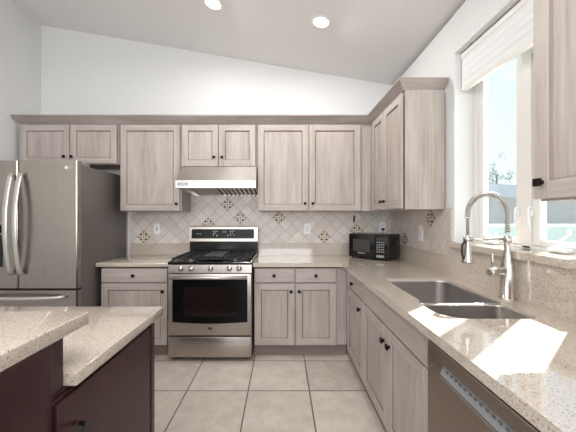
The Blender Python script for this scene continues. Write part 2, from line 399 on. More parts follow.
for yy, sgn in ((1.99, -1), (1.50, -1)):    # casement cranks on the bottom rail
    def crank(b):
        b.box(1.39, 1.43, yy - .055, yy + .055, WZ0 + .001, WZ0 + .022, PLATE, .006, 2)
        b.lathe((1.405, yy + .02, WZ0 + .02), [(.014, 0), (.014, .014), (.009, .02)], PLATE, 12)
        up = .05 if yy < 1.8 else .012
        b.tube([(1.402, yy + .02, WZ0 + .036), (1.395, yy - .02, WZ0 + .044 + up * .4), (1.39, yy - .07, WZ0 + .046 + up)], [.009, .007, .006], PLATE, 8)
        b.lathe((1.39, yy - .072, WZ0 + .046 + up), [(.004, -.004), (.009, .004), (.010, .02), (.006, .026)], PLATE, 12)
    part('crank_handle', win, crank)
sill = structure(part('trim_1', None, lambda b: b.prism([(1.245, .0), (1.43, 0), (1.43, .04), (1.249, .04), (1.245, .036)], 'Y', WY0 - .02, WY1 + .02, GRAN)))
sill.location.z = WZ0 - .0405

# shade
bl = thing('window_shade', 'white pleated fabric shade drawn up at the top of the window', 'window shade', (1.355, 1.73, 2.29))
part('headrail', bl, lambda b: b.box(1.332, 1.385, WY0 + .01, WY1 - .008, 2.525, 2.566, TRIMW, .004))
def fab(b):
    prof = []; n = 8
    for i in range(n + 1): prof.append((1.338 + (.004 if i % 2 else 0.0), 2.525 - i * .205 / n))
    for i in range(n, -1, -1): prof.append((1.376 - (.004 if i % 2 else 0.0), 2.525 - i * .205 / n))
    b.prism(prof, 'Y', WY0 + .015, WY1 - .012, SHADE)
part('pleated_fabric', bl, fab)
part('bottom_rail', bl, lambda b: b.box(1.336, 1.378, WY0 + .012, WY1 - .01, 2.29, 2.32, TRIMW, .004))

# ---- outside
ground = structure(part('ground', None, lambda b: b.box(1.53, 60, -10, 60, -.25, -.15, mat('patio_ground', (208, 204, 196), .9))))
GW = mat('garden_wall_paint', (172, 186, 182), .9); COP = mat('coping_white', (205, 208, 206), .8)
g = thing('garden_wall', 'low pale green garden wall with white coping outside the window', 'wall', (8, 8, -.15))
part('wall_body', g, lambda b: b.box(2.2, 18, 8, 8.2, -.15, 1.08, GW)); part('coping', g, lambda b: b.box(2.2, 18, 7.97, 8.23, 1.08, 1.15, COP, .01))
h = thing('neighbour_house', 'grey blue neighbouring house beyond the garden wall', 'house', (15, 17, -.15))
part('wall_body', h, lambda b: b.box(9.0, 22, 15, 20, -.15, 2.3, mat('house_wall', (160, 161, 160), .9)))
part('roof', h, lambda b: b.prism([(8.6, 2.3), (22.4, 2.3), (22.4, 2.42), (17, 2.7), (9.6, 3.0), (8.6, 2.5)], 'Y', 14.6, 20.4, mat('house_roof', (160, 166, 174), .9)))
tr_ = thing('garden_tree', 'feathery tree standing behind the neighbouring house', 'tree', (16.3, 22.5, -.15))
part('trunk', tr_, lambda b: b.tube([(16.3, 22.5, -.15), (16.35, 22.5, 2), (16.3, 22.5, 3.4), (16.4, 22.5, 4.6)], [.16, .12, .09, .04], mat('bark', (110, 100, 92), .9), 8))
def leaves(b):
    t = bmesh.new(); rnd = random.Random(3)
    for cl in range(26):
        cx, cy, czz = 16.35 + rnd.gauss(0, .5), 22.5 + rnd.gauss(0, .5), 4.3 + rnd.gauss(0, .62)
        for k in range(60):
            p = Vector((cx + rnd.gauss(0, .16), cy + rnd.gauss(0, .16), czz + rnd.gauss(0, .16)))
            a = Vector((rnd.uniform(-1, 1), rnd.uniform(-1, 1), rnd.uniform(-1, 1))).normalized(); c = a.orthogonal().normalized()
            t.faces.new([t.verts.new(p), t.verts.new(p + a * .07 + c * .025), t.verts.new(p + a * .15), t.verts.new(p + a * .07 - c * .025)])
    b.merge(t, mat('pale_leaf', (84, 100, 88), .8))
part('foliage', tr_, leaves)

# ============================================================ CABINET PARTS
def amap(axis, plane):
    return (lambda a, d, z: (a, plane + d, z)) if axis == 'Y' else (lambda a, d, z: (plane + d, a, z))
def abox(b, f, a0, a1, d0, d1, z0, z1, m, bev=0):
    p, q = f(a0, d0, z0), f(a1, d1, z1); b.box(p[0], q[0], p[1], q[1], p[2], q[2], m, bev)
def shaker(root, axis, plane, a0, a1, z0, z1, knob=None, fw=.062, name='door', label=None):
    a0, a1 = min(a0, a1), max(a0, a1); f = amap(axis, plane); T = .02
    def fn(b):
        abox(b, f, a0, a0 + fw, 0, T, z0, z1, CAB, .0015); abox(b, f, a1 - fw, a1, 0, T, z0, z1, CAB, .0015)
        abox(b, f, a0 + fw, a1 - fw, 0, T, z0, z0 + fw, CABH, .0015); abox(b, f, a0 + fw, a1 - fw, 0, T, z1 - fw, z1, CABH, .0015)
        # inner bead sloping to the recessed panel
        bd = .009; rc = .011
        A = [(a0 + fw, z0 + fw), (a1 - fw, z0 + fw), (a1 - fw, z1 - fw), (a0 + fw, z1 - fw)]
        B = [(a0 + fw + bd, z0 + fw + bd), (a1 - fw - bd, z0 + fw + bd), (a1 - fw - bd, z1 - fw - bd), (a0 + fw + bd, z1 - fw - bd)]
        t = bmesh.new(); vA = [t.verts.new(f(a, .003, z)) for a, z in A]; vB = [t.verts.new(f(a, rc, z)) for a, z in B]
        vC = [t.verts.new(f(a, T - .001, z)) for a, z in A]
        t.faces.new(vB); t.faces.new(vC); bead = []
        for i in range(4):
            j = (i + 1) % 4; bead.append(t.faces.new((vA[i], vA[j], vB[j], vB[i]))); t.faces.new((vA[i], vA[j], vC[j], vC[i]))
        k = [f_.index for f_ in t.faces]; t.faces.index_update(); bi = [f_.index for f_ in bead]
        fs = b.merge(t, CABV); g = b.mi(GLAZE)
        for q in bi: fs[q].material_index = g
    o = part(name, root, fn, label)
    if knob: add_knob(o, f, *knob)
    return o
def slabfront(root, axis, plane, a0, a1, z0, z1, knob=None, name='drawer'):
    a0, a1 = min(a0, a1), max(a0, a1); f = amap(axis, plane)
    o = part(name, root, lambda b: abox(b, f, a0, a1, 0, .02, z0, z1, CABH, .003))
    if knob: add_knob(o, f, *knob)
    return o
def add_knob(door, f, a, z):
    def fn(b):
        abox(b, f, a - .007, a + .007, -.014, 0.0005, z - .007, z + .007, BRONZE, .001)
        abox(b, f, a - .014, a + .014, -.026, -.013, z - .014, z + .014, BRONZE, .002)
    part('knob', door, fn)

# ---- wall cabinets on the back wall
PY = 3.13
def wallcab(name, label, x0, x1, z0, doors, z1=2.345, inside=False):
    t = thing(name, label, 'cabinet', ((x0 + x1) / 2, PY + .02, z0), 'washed wood wall cabinets')
    def body(b):
        b.box(x0, x1, PY + .030, 3.476, z0, z1, CAB, .001)
    part('body', t, body)
    if name and x0 < -2: part('bottom_panel', t, lambda b: b.box(x0 + .01, x1 - .01, PY + .03, 3.476, z0 - .004, z0 + .001, INTER))
    for (a0, a1, kx, kz) in doors: shaker(t, 'Y', PY, a0, a1, z0 + .006, 2.331, (kx, kz))
    return t
wallcab('wall_cabinet', 'two-door washed grey wall cabinet above the refrigerator', -2.795, -1.730, 1.915, [(-2.764, -2.246, -2.295, 1.992), (-2.236, -1.745, -2.215, 1.992)])
wallcab('wall_cabinet', 'tall single-door washed grey wall cabinet between refrigerator and range hood', -1.714, -1.064, 1.417, [(-1.704, -1.079, -1.108, 1.494)])
wallcab('wall_cabinet', 'short two-door washed grey wall cabinet right above the range hood', -1.062, -.2555, 1.887, [(-1.054, -.670, -.712, 1.985), (-.662, -.277, -.628, 1.985)])
wallcab('wall_cabinet', 'wide two-door washed grey wall cabinet between hood and corner', -.2537, .968, 1.417, [(-.2505, .2844, .248, 1.497), (.2935, .836, .330, 1.497)])
# ---- wall cabinets on the right wall
PX = .94
def sidecab(label, y0, y1, doors):
    t = thing('wall_cabinet', label, 'cabinet', (PX + .02, (y0 + y1) / 2, 1.417), 'washed wood wall cabinets')
    part('body', t, lambda b: b.box(PX + .030, 1.279, y0, y1, 1.417, 2.345, CAB, .001))
    for (a0, a1, k, z) in doors: shaker(t, 'X', PX, a0, a1, 1.424, 2.331, (k, z))
    return t
sidecab('two-door washed wood wall cabinet on the window wall above the microwave', 2.32, 3.128, [(2.735, 3.075, 2.775, 1.497), (2.332, 2.727, 2.69, 1.497)])
sidecab('washed wood wall cabinet at the right edge of the view beside the window', .35, 1.108, [(.735, 1.106, 1.067, 1.483), (.356, .729, .395, 1.483)])
# ---- crown moulding, mitred along back run, corner and side run
cr_prof = [(0, 0), (-.006, .012), (-.012, .016), (-.05, .062), (-.055, .066), (-.055, .078), (.02, .078), (.02, 0)]   # (outward is negative, height)
def crown(b):
    t = bmesh.new(); zb = 2.346
    path = []
    for (d, hh) in cr_prof:
        fy = PY + .015 + d; fx = PX + .015 + d; ey = 2.32 + d - .002
        path.append([(-2.797 + d if d < 0 else -2.795, fy, zb + hh), (fx, fy, zb + hh), (fx, ey if d < 0 else 2.32 - .002, zb + hh), (1.279, ey if d < 0 else 2.32 - .002, zb + hh)])
    V = [[t.verts.new(p) for p in row] for row in path]; n = len(V)
    for i in range(n):
        for k in range(3): t.faces.new((V[i][k], V[(i + 1) % n][k], V[(i + 1) % n][k + 1], V[i][k + 1]))
    t.faces.new([V[i][0] for i in range(n)]); t.faces.new([V[i][3] for i in range(n)])
    b.merge(t, CROWN_SHADED)
tag(part('crown_moulding', None, crown, loc=(-.9, 3.2, 2.346)), 'washed wood crown moulding running along the tops of the wall cabinets', 'moulding')

# ---- base cabinets on the back wall
BY = 2.86
def basecab(label, x0, x1, drawers, doors, bx1=None):
    t = thing('base_cabinet', label, 'cabinet', ((x0 + x1) / 2, BY + .02, 0), 'washed wood base cabinets')
    part('body', t, lambda b: (b.box(x0, x1, BY + .030, 3.462, .11, .857, CAB, .001), b.box(x0, x1, BY + .075, 3.462, .857, .8748, TOE)))
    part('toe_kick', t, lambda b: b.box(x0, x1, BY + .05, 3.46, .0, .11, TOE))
    for (a0, a1, k) in drawers: slabfront(t, 'Y', BY, a0, a1, .724, .858, (k, .790))
    for (a0, a1, k) in doors: shaker(t, 'Y', BY, a0, a1, .116, .712, (k, .637))
    return t
basecab('washed grey base cabinet with one drawer between refrigerator and stove', -1.75, -1.07, [(-1.742, -1.105, -1.43)], [(-1.742, -1.105, -1.145)])
basecab('washed grey base cabinet with two drawers right of the stove', -.266, .638, [(-.260, .126, -.072), (.136, .528, .33)], [(-.260, .126, .092), (.136, .528, .17)])
# ---- base cabinets along the window wall
BX = .61
def sidebase(label, y0, y1, fronts, open_top=False):
    t = thing('base_cabinet', label, 'cabinet', (BX + .02, (y0 + y1) / 2, 0), 'washed wood base cabinets')
    def body(b):
        if not open_top: b.box(BX + .030, 1.268, y0, y1, .11, .857, CAB, .001); b.box(BX + .075, 1.268, y0, y1, .857, .8748, TOE); return
        b.box(BX + .030, BX + .04, y0, y1, .11, .857, CAB); b.box(1.25, 1.268, y0, y1, .11, .873, CAB)
        b.box(BX + .04, 1.25, y0, y0 + .018, .11, .873, CAB); b.box(BX + .04, 1.25, y1 - .018, y1, .11, .873, CAB); b.box(BX + .04, 1.25, y0 + .018, y1 - .018, .11, .128, CAB)
    part('body', t, body)
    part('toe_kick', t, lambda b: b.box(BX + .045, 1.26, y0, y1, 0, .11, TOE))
    for (kind, a0, a1, z0, z1, k) in fronts: (shaker if kind == 'door' else slabfront)(t, 'X', BX, a0, a1, z0, z1, k, name=kind)
    return t
sidebase('corner base cabinet with one small drawer left of the sink cabinet', 2.212, 3.46, [('drawer', 2.220, 2.757, .724, .858, (2.53, .785)), ('door', 2.220, 2.757, .116, .712, (2.30, .637))])
sidebase('sink base cabinet with long false front and two doors under the sink', 1.212, 2.209, [('false_front', 1.218, 2.203, .724, .858, None), ('door', 1.716, 2.203, .116, .712, (1.757, .625)), ('door', 1.218, 1.706, .116, .712, (1.667, .625))], True)
sidebase('washed wood base cabinet nearer than the dishwasher', .2, .598, [('door', .206, .59, .116, .858, (.55, .70))])

# ---- dishwasher
dw = thing('dishwasher', 'brown grey steel dishwasher with pocket handle under the sunlit counter', 'dishwasher', (.62, .905, 0))
part('body', dw, lambda b: b.box(.635, 1.24, .603, 1.207, .03, .868, BLKM))
part('toe_panel', dw, lambda b: b.box(.655, .67, .606, 1.204, .0, .10, BLKM))
def dwd(b):
    x0, x1 = .592, .633; y0, y1 = .608, 1.200; pz0, pz1, py0, py1 = .764, .812, .69, 1.122
    b.box(x0, x1, y0, y1, .105, pz0, DWS, .003); b.box(x0, x1, y0, y1, pz1, .862, DWS, .003)
    b.box(x0, x1, y0, py0, pz0 - .004, pz1 + .004, DWS); b.box(x0, x1, py1, y1, pz0 - .004, pz1 + .004, DWS)
dd = part('door', dw, dwd)
def dwc(b):
    b.prism([(.600, .764), (.632, .764), (.632, .812), (.626, .812)], 'Y', .69, 1.122, GREYP)
cp = part('control_strip', dd, dwc)
MARK = mat('dim_print', (104, 106, 108), .5)
def dwm(b):
    for i in range(15):
        y = 1.09 - i * .0265; z = .783
        x = .600 + (.783 - .764) / .048 * .026
        b.box(x - .0022, x + .004, y - .006, y + .006, z - .004, z + .004, MARK)
part('control_marks', cp, dwm)

# ============================================================ COUNTERTOPS
CT0, CT1 = .875, .914
def sinkcut(g=0.0):
    # joined outline of the two bowls
    out = []
    def arc(cx, cy, r, a0, a1, n=6):
        for k in range(n + 1):
            a = math.radians(a0 + (a1 - a0) * k / n); out.append((cx + r * math.cos(a), cy + r * math.sin(a)))
    L1, R1, L2, R2 = .712 - g, 1.145 + g, .735 - g, 1.172 + g; y0, ym, y1 = 1.29 - g, 1.56, 2.135 + g
    arc(L1 + .12, y0 + .12, .12, 180, 270, 8); arc(R1 - .07, y0 + .07, .07, 270, 360)
    out.append((R1, ym - .01)); out.append((R2, ym + .012))
    arc(R2 - .07, y1 - .07, .07, 0, 90); arc(L2 + .03, y1 - .03, .03, 90, 180)
    out.append((L2, ym + .012)); out.append((L1, ym - .01))
    return out
ctl = part('countertop', None, lambda b: (b.box(-1.785, -1.068, 2.84, 3.464, CT0, CT1, GRAN, .004, 2), b.box(-1.775, -1.068, 3.464, 3.4765, CT0 + .001, 1.05, GRAN, .002)), loc=(-1.42, 3.15, CT0))
tag(ctl, 'short speckled beige stone countertop between refrigerator and stove', 'countertop')
def ctr(b):
    outer = [(-.274, 2.84), (.578, 2.84), (.585, 2.833), (.585, .2), (1.27, .2), (1.27, 3.464), (-.274, 3.464)]
    b.slab(outer, [sinkcut()], CT0, CT1, GRAN)
ctt = part('countertop', None, ctr, loc=(.9, 2.0, CT0))
tag(ctt, 'long L-shaped speckled beige stone countertop holding the sink and microwave', 'countertop')
tag(part('stone_backsplash', None, lambda b: b.box(-.274, 1.2695, 3.4645, 3.4765, CT0, 1.05, GRAN, .002), loc=(.5, 3.47, .914)), 'low stone strip along the back wall counter right of the stove', 'backsplash')
tag(part('stone_backsplash', None, lambda b: b.box(1.2702, 1.2805, 2.228, 3.464, CT0, 1.055, GRAN, .002), loc=(1.275, 2.85, .914)), 'low stone strip below the window wall tiles beside the microwave', 'backsplash')
tag(part('stone_backsplash', None, lambda b: b.box(1.2702, 1.2895, .2, 2.226, CT0, WZ0 - .042, GRAN, .002), loc=(1.28, 1.2, .914)), 'tall stone backsplash panel under the window sill behind the faucet', 'backsplash')

# ---- sink
snk = thing('kitchen_sink', 'stainless steel double bowl undermount sink below the window', 'sink', (.95, 1.7, .66))
def bowl(b, x0, x1, y0, y1, rad, depth, drain):
    t = bmesh.new(); rings = []; n = 6
    top = .899
    for (ins, z) in ((.0, top - .012), (.0, top), (.003, top), (.001, top - .01), (.006, top - depth + .035), (.014, top - depth + .012), (.035, top - depth)):
        rr = [max(.012, r - max(ins, 0) * .3) for r in rad]
        rings.append([t.verts.new((x, y, z)) for x, y in rrect(x0 + ins, x1 - ins, y0 + ins, y1 - ins, rr, n)])
    N = len(rings[0])
    for i in range(len(rings) - 1):
        for k in range(N): t.faces.new((rings[i][k], rings[i][(k + 1) % N], rings[i + 1][(k + 1) % N], rings[i + 1][k]))
    t.faces.new(rings[-1])
    m = b.merge(t, SINKS, True)
    b.lathe((drain[0], drain[1], top - depth + .0005), [(.001, .0), (.028, .0), (.034, .003), (.042, .003), (.044, 0)], CHROME)
part('bowl', snk, lambda b: bowl(b, .7362, 1.1708, 1.572, 2.1338, (.03, .03, .07, .03), .225, (.95, 1.87)))
part('bowl', snk, lambda b: bowl(b, .7132, 1.1438, 1.2912, 1.550, (.119, .07, .03, .03), .20, (.93, 1.43)))
part('divider', snk, lambda b: b.box(.743, 1.143, 1.5505, 1.5715, CT0 - .03, .8955, SINKS, .004, 2))

# ---- faucet
FX, FY = 1.222, 1.60
fc = thing('faucet', 'satin nickel spring-neck pull-down faucet standing behind the sink', 'faucet', (FX, FY, CT1))
part('body', fc, lambda b: b.lathe((FX, FY, CT1), [(.039, .0), (.039, .006), (.0315, .009), (.031, .168), (.028, .19), (.018, .25), (.0155, .27), (.0155, .31), (.012, .315)], CHROME, 28))
def arch(n):
    P = []; x0, x1 = FX, FX - .215; zc = 1.372; r = (x0 - x1) / 2
    P.append((x0, FY, 1.27))
    P.append((x0, FY, 1.32))
    for k in range(n + 1):
        a = math.pi * k / n; P.append((x0 - r + r * math.cos(a), FY, zc + r * math.sin(a) * 1.02))
    P.append((x1, FY, 1.35))
    return P
part('hose', fc, lambda b: b.tube(arch(24) + [(FX - .215, FY, 1.235)], .0075, HOSE, 10))
def spring(b):
    base = [Vector(p) for p in arch(40)]; L = [0]
    for i in range(1, len(base)): L.append(L[-1] + (base[i] - base[i - 1]).length)
    turns = 42; N = turns * 10; pts = []
    for i in range(N + 1):
        s = L[-1] * i / N; j = 0
        while j < len(L) - 2 and L[j + 1] < s: j += 1
        f = (s - L[j]) / max(1e-9, L[j + 1] - L[j]); p = base[j].lerp(base[j + 1], f)
        d = (base[j + 1] - base[j]).normalized(); a = Vector((0, 1, 0)); c = d.cross(a)
        th = 2 * math.pi * turns * i / N; pts.append(p + (a * math.cos(th) + c * math.sin(th)) * .0128)
    b.tube(pts, .0028, CHROME, 6)
part('spring', fc, spring)
def docking(b):
    z = 1.238
    b.tube([(FX, FY, z), (FX - .19, FY, z)], .0065, CHROME, 10)
    b.lathe((FX - .215, FY, z - .012), [(.013, 0), (.022, 0), (.022, .024), (.013, .024), (.013, 0)], CHROME, 20)
    b.box(FX - .204, FX - .185, FY - .007, FY + .007, z - .009, z + .009, CHROME, .002)
    b.lathe((FX, FY, z - .02), [(.0155, 0), (.019, .003), (.019, .037), (.0155, .04)], CHROME, 20)
part('docking_arm', fc, docking)
def spray(b):
    b.lathe((FX - .215, FY, 1.262), [(.009, .0), (.012, -.012), (.012, -.045), (.017, -.07), (.020, -.10), (.030, -.142), (.031, -.152), (.026, -.154)], CHROME, 24)
sp = part('spray_head', fc, spray)
part('spray_lever', sp, lambda b: b.tube([(FX - .228, FY - .006, 1.235), (FX - .25, FY - .008, 1.205), (FX - .252, FY - .008, 1.165), (FX - .243, FY - .006, 1.13)], [.006, .006, .005, .004], BLKM, 8))
def fh(b):
    d = Vector((-.97, -.25, 0)).normalized(); z = 1.066
    p0 = Vector((FX, FY, z)); pts = [p0, p0 + d * .035, p0 + d * .036, p0 + d * .118, p0 + d * .122]
    b.tube(pts, [.020, .020, .0235, .0235, .021], CHROME, 20)
    q = p0 + d * .102; b.tube([q + Vector((0, 0, .018)), q + Vector((.0, 0, .10))], .0055, CHROME, 10)
part('handle', fc, fh)

# ============================================================ STOVE
X0, X1 = -1.062, -.280; XC = (X0 + X1) / 2
rg = thing('gas_range', 'stainless steel gas range with black oven window between the base cabinets', 'stove', (XC, 2.78, 0))
def rbody(b):
    b.box(X0 + .002, X1 - .002, 2.80, 3.45, .035, .905, SSD)
    for x in (X0 + .06, X1 - .06):
        for y in (2.86, 3.38): b.lathe((x, y, 0), [(.02, 0), (.02, .012), (.014, .036)], BLKM, 12)
part('body', rg, rbody)
def rdoor(b):
    b.box(X0 + .002, X1 - .002, 2.768, 2.80, .248, .824, SSO, .004, 2)
dr = part('oven_door', rg, rdoor)
def rglass(b):
    g0, g1 = X0 + .042, X1 - .038; n = 14; top = .770; prof = [(g0, top)]
    for i in range(n + 1): u = i / n; prof.append((g0 + (g1 - g0) * u, .372 - .014 * math.sin(math.pi * u)))
    prof.append((g1, top)); b.prism(prof, 'Y', 2.7655, 2.769, GLASSB)
gl = part('glass_panel', dr, rglass)
part('window', gl, lambda b: b.box(X0 + .145, X1 - .135, 2.7648, 2.766, .425, .70, OVENW))
def rh(b):
    z = .797; b.tube([(X0 + .035, 2.716, z), (X1 - .035, 2.716, z)], .0165, HANDLE, 16)
    for x in (X0 + .06, X1 - .06): b.box(x - .015, x + .015, 2.716, 2.769, z - .011, z + .011, HANDLE, .003)
part('handle', dr, rh)
R90 = Matrix.Rotation(math.radians(90), 3, 'X')
def badge(b):
    b.lathe((XC, 2.768, .312), [(.012, 0), (.020, 0), (.020, .003), (.0165, .004), (.0165, .002), (.001, .002)], CHROME, 28, R90)
    b.lathe((XC, 2.767, .312), [(.001, .0016), (.0155, .0016)], BLKM, 24, R90)
    b.text('GE', .016, Matrix.Translation((XC, 2.7645, .312)) @ Matrix.Rotation(math.pi / 2, 4, 'X'), CHROME)
part('badge', dr, badge, 'small round badge')
part('storage_drawer', rg, lambda b: b.box(X0 + .002, X1 - .002, 2.772, 2.80, .038, .229, SSO, .004, 2))
cpn = part('control_panel', rg, lambda b: b.prism([(2.80, .832), (2.768, .832), (2.776, .908), (2.80, .908)], 'X', X0, X1, SSO))
KN = Matrix.Rotation(math.radians(96), 3, 'X')
for px in (180.2, 190.7, 210.2, 229, 238.8):
    x = (px - 281.5) * 2.76 / 296
    part('knob', cpn, lambda b: (b.lathe((x, 2.773, .872), [(.026, 0), (.026, .004), (.0215, .006), (.0205, .028), (.017, .032)], CHROME, 22, KN), b.box(x - .003, x + .003, 2.736, 2.75, .858, .886, CHROME, .001)))
def ctop(b):
    b.prism([(2.766, .909), (3.40, .909), (3.40, .934), (2.775, .934), (2.766, .926)], 'X', X0 - .001, X1 + .001, BLK)
    for x in (X0 + .005, X1 - .005): b.box(x - .005, x + .005, 2.79, 3.38, .934, .939, CHROME, .001)
ck = part('cooktop', rg, ctop)
bpos = [(X0 + .17, 2.93), (X0 + .17, 3.23), (XC, 3.07), (X1 - .17, 2.93), (X1 - .17, 3.23)]
for (x, y) in bpos:
    part('burner', ck, lambda b: (b.lathe((x, y, .934), [(.052, 0), (.050, .008), (.036, .010)], CHROME, 20), b.lathe((x, y, .944), [(.034, 0), (.034, .007), (.028, .010)], BLKM, 20)))
def grate(b, g0, g1):
    z0, z1 = .951, .966; y0, y1 = 2.80, 3.36; w = .0055
    for x in (g0 + w, g1 - w): b.box(x - w, x + w, y0, y1, z0, z1, IRON, .002)
    for y in (y0 + w, (y0 + y1) / 2, y1 - w): b.box(g0, g1, y - w, y + w, z0, z1, IRON, .002)
    xc = (g0 + g1) / 2
    for yc in ((y0 + y1) / 2 - .14, (y0 + y1) / 2 + .14):
        b.box(xc - w, xc + w, yc - .12, yc - .03, z0, z1 + .003, IRON, .001); b.box(xc - w, xc + w, yc + .03, yc + .12, z0, z1 + .003, IRON, .001)
        b.box(g0, xc - .03, yc - w, yc + w, z0, z1 + .003, IRON, .001); b.box(xc + .03, g1, yc - w, yc + w, z0, z1 + .003, IRON, .001)
    for x in (g0 + w, g1 - w):
        for y in (y0 + w, y1 - w): b.box(x - w, x + w, y - w, y + w, .934, z0, IRON)
W3 = (X1 - X0 - .05) / 3
for i in range(3): part('grate', rg, lambda b: grate(b, X0 + .022 + i * (W3 + .003), X0 + .022 + i * (W3 + .003) + W3 - .002))
part('griddle', rg, lambda b: (b.box(XC - .10, XC + .10, 2.87, 3.30, .9665, .975, GRID, .004, 2), b.box(XC - .085, XC + .085, 2.885, 3.285, .975, .9755, GRID)))
bgd = part('backguard', rg, lambda b: (b.box(X0 + .008, X1 + .002, 3.40, 3.455, .905, 1.075, BLK, .003), b.prism([(3.392, 1.075), (3.455, 1.075), (3.455, 1.245), (3.425, 1.25), (3.404, 1.24)], 'X', X0 + .004, X1 + .006, SSO)))
def disp(b):
    def y(z): return 3.392 + (z - 1.075) / .165 * .012 - .0015
    p = [(y(1.107), 1.107), (y(1.215), 1.215), (y(1.215) + .004, 1.215), (y(1.107) + .004, 1.107)]
    b.prism(p, 'X', X0 + .03, X1 - .035, GLASSB)
dsp = part('display', bgd, disp)
def dmarks(b):
    R = Matrix.Rotation(math.pi / 2, 4, 'X')
    for (cx, cols) in ((XC - .11, 3), (XC + .085, 3)):
        for i in range(cols):
            for j in range(3):
                if (i + j) % 4 == 3: continue
                z = 1.19 - j * .022; x = cx + i * .02; yy = 3.392 + (z - 1.075) / .165 * .012 - .002
                b.box(x - .005, x + .005, yy - .0004, yy + .002, z - .004, z + .004, PRINT)
    for x in (XC - .07, XC + .055): b.box(x - .004, x + .004, 3.3925, 3.396, 1.133, 1.150, PRINT)
part('display_marks', dsp, dmarks)
RX = Matrix.Rotation(math.pi / 2, 4, 'X')
part('lettering', dsp, lambda b: b.text('GE Profile', .014, Matrix.Translation((X0 + .115, 3.392, 1.16)) @ RX, PRINT))
part('clock', dsp, lambda b: b.text('12:00', .022, Matrix.Translation((XC + .015, 3.393, 1.185)) @ RX, PRINT))

# ============================================================ RANGE HOOD
H0, H1 = -1.058, -.260
hd = thing('range_hood', 'stainless steel under-cabinet range hood above the stove', 'range hood', ((H0 + H1) / 2, 3.2, 1.644))
def hood(b):
    t = .012
    prof = [(3.475, 1.884), (3.125, 1.884), (2.954, 1.719), (2.954, 1.646), (2.968, 1.646), (2.968, 1.713), (3.131, 1.871), (3.475, 1.871)]
    b.prism(prof, 'X', H0, H1, SS)
    sd = [(3.475, 1.872), (3.131, 1.872), (2.967, 1.714), (2.967, 1.648), (3.475, 1.62)]
    b.prism(sd, 'X', H0, H0 + t, SS); b.prism(sd, 'X', H1 - t, H1, SS)
    b.box(H0 + t, H1 - t, 3.455, 3.475, 1.60, 1.872, SS)
part('canopy', hd, hood)
for (a, c) in ((H0 + .10, -.665), (-.65, H1 - .014)):
    def filt(b):
        n = 8
        def Z(y): return 1.650 - (y - 2.975) / .47 * .050
        b.hexa([(a, 2.975, Z(2.975) + .016), (c, 2.975, Z(2.975) + .016), (c, 3.45, Z(3.45) + .016), (a, 3.45, Z(3.45) + .016), (a, 2.975, Z(2.975) + .02), (c, 2.975, Z(2.975) + .02), (c, 3.45, Z(3.45) + .02), (a, 3.45, Z(3.45) + .02)], BLKM)
        for i in range(n):
            x0 = a + (c - a) * (i + .15) / n; x1 = a + (c - a) * (i + .68) / n
            b.hexa([(x0, 2.975, Z(2.975)), (x1, 2.975, Z(2.975)), (x1, 3.45, Z(3.45)), (x0, 3.45, Z(3.45)), (x0, 2.975, Z(2.975) + .012), (x1, 2.975, Z(2.975) + .012), (x1, 3.45, Z(3.45) + .012), (x0, 3.45, Z(3.45) + .012)], SS)
    part('baffle_filter', hd, filt)
part('side_filler', hd, lambda b: b.box(H0 + .012, H0 + .098, 2.969, 3.454, 1.650, 1.66, SS))
def hb(b):
    b.box(-1.033, -.940, 2.9504, 2.952, 1.665, 1.701, GREYP)
    b.box(-1.029, -.944, 2.9498, 2.951, 1.669, 1.697, PLATE)
    b.text('BROAN', .030, Matrix.Translation((-.9865, 2.9492, 1.6835)) @ Matrix.Rotation(math.pi / 2, 4, 'X'), BLKM)
part('badge', hd, hb, 'small rectangular badge with dark lettering')

# ============================================================ REFRIGERATOR
F0, F1, FYF = -2.80, -1.800, 2.605
fr = thing('refrigerator', 'stainless steel french door refrigerator at the left wall', 'refrigerator', ((F0 + F1) / 2, 3.0, 0))
def fcase(b):
    b.box(F0 + .005, F1, 2.672, 3.43, .03, 1.82, SSD, .004, 2)
    for x in (F0 + .08, F1 - .08):
        for y in (2.73, 3.35): b.box(x - .025, x + .025, y - .025, y + .025, 0, .031, BLKM)
part('case', fr, fcase)
part('hinge_cover', fr, lambda b: b.box(F1 - .085, F1 - .012, 2.63, 2.80, 1.8205, 1.85, GREYP, .006, 2))
part('hinge_cover', fr, lambda b: b.box(F0 + .012, F0 + .085, 2.63, 2.80, 1.8205, 1.85, GREYP, .006, 2))
FS = -2.32
def fdoor(x0, x1, z0, z1):
    def fn(b):
        n = 10; prof = [(x0 + .004, 2.668), (x0, 2.66)]
        prof.append((x0, FYF + .012)); prof.append((x0 + .003, FYF + .004)); prof.append((x0 + .011, FYF))
        prof.append((x1 - .011, FYF)); prof.append((x1 - .003, FYF + .004)); prof.append((x1, FYF + .012)); prof.append((x1, 2.66)); prof.append((x1 - .004, 2.668))
        b.prism(prof, 'Z', z0, z1, SSV)
    return fn
dL = part('door', fr, fdoor(F0, FS - .003, .728, 1.853)); dR = part('door', fr, fdoor(FS + .003, F1 + .002, .728, 1.853))
dF = part('freezer_drawer', fr, fdoor(F0, F1 + .002, .06, .708))
part('gasket', fr, lambda b: b.box(F0 + .01, F1 - .01, 2.64, 2.671, .05, 1.80, BLKM))
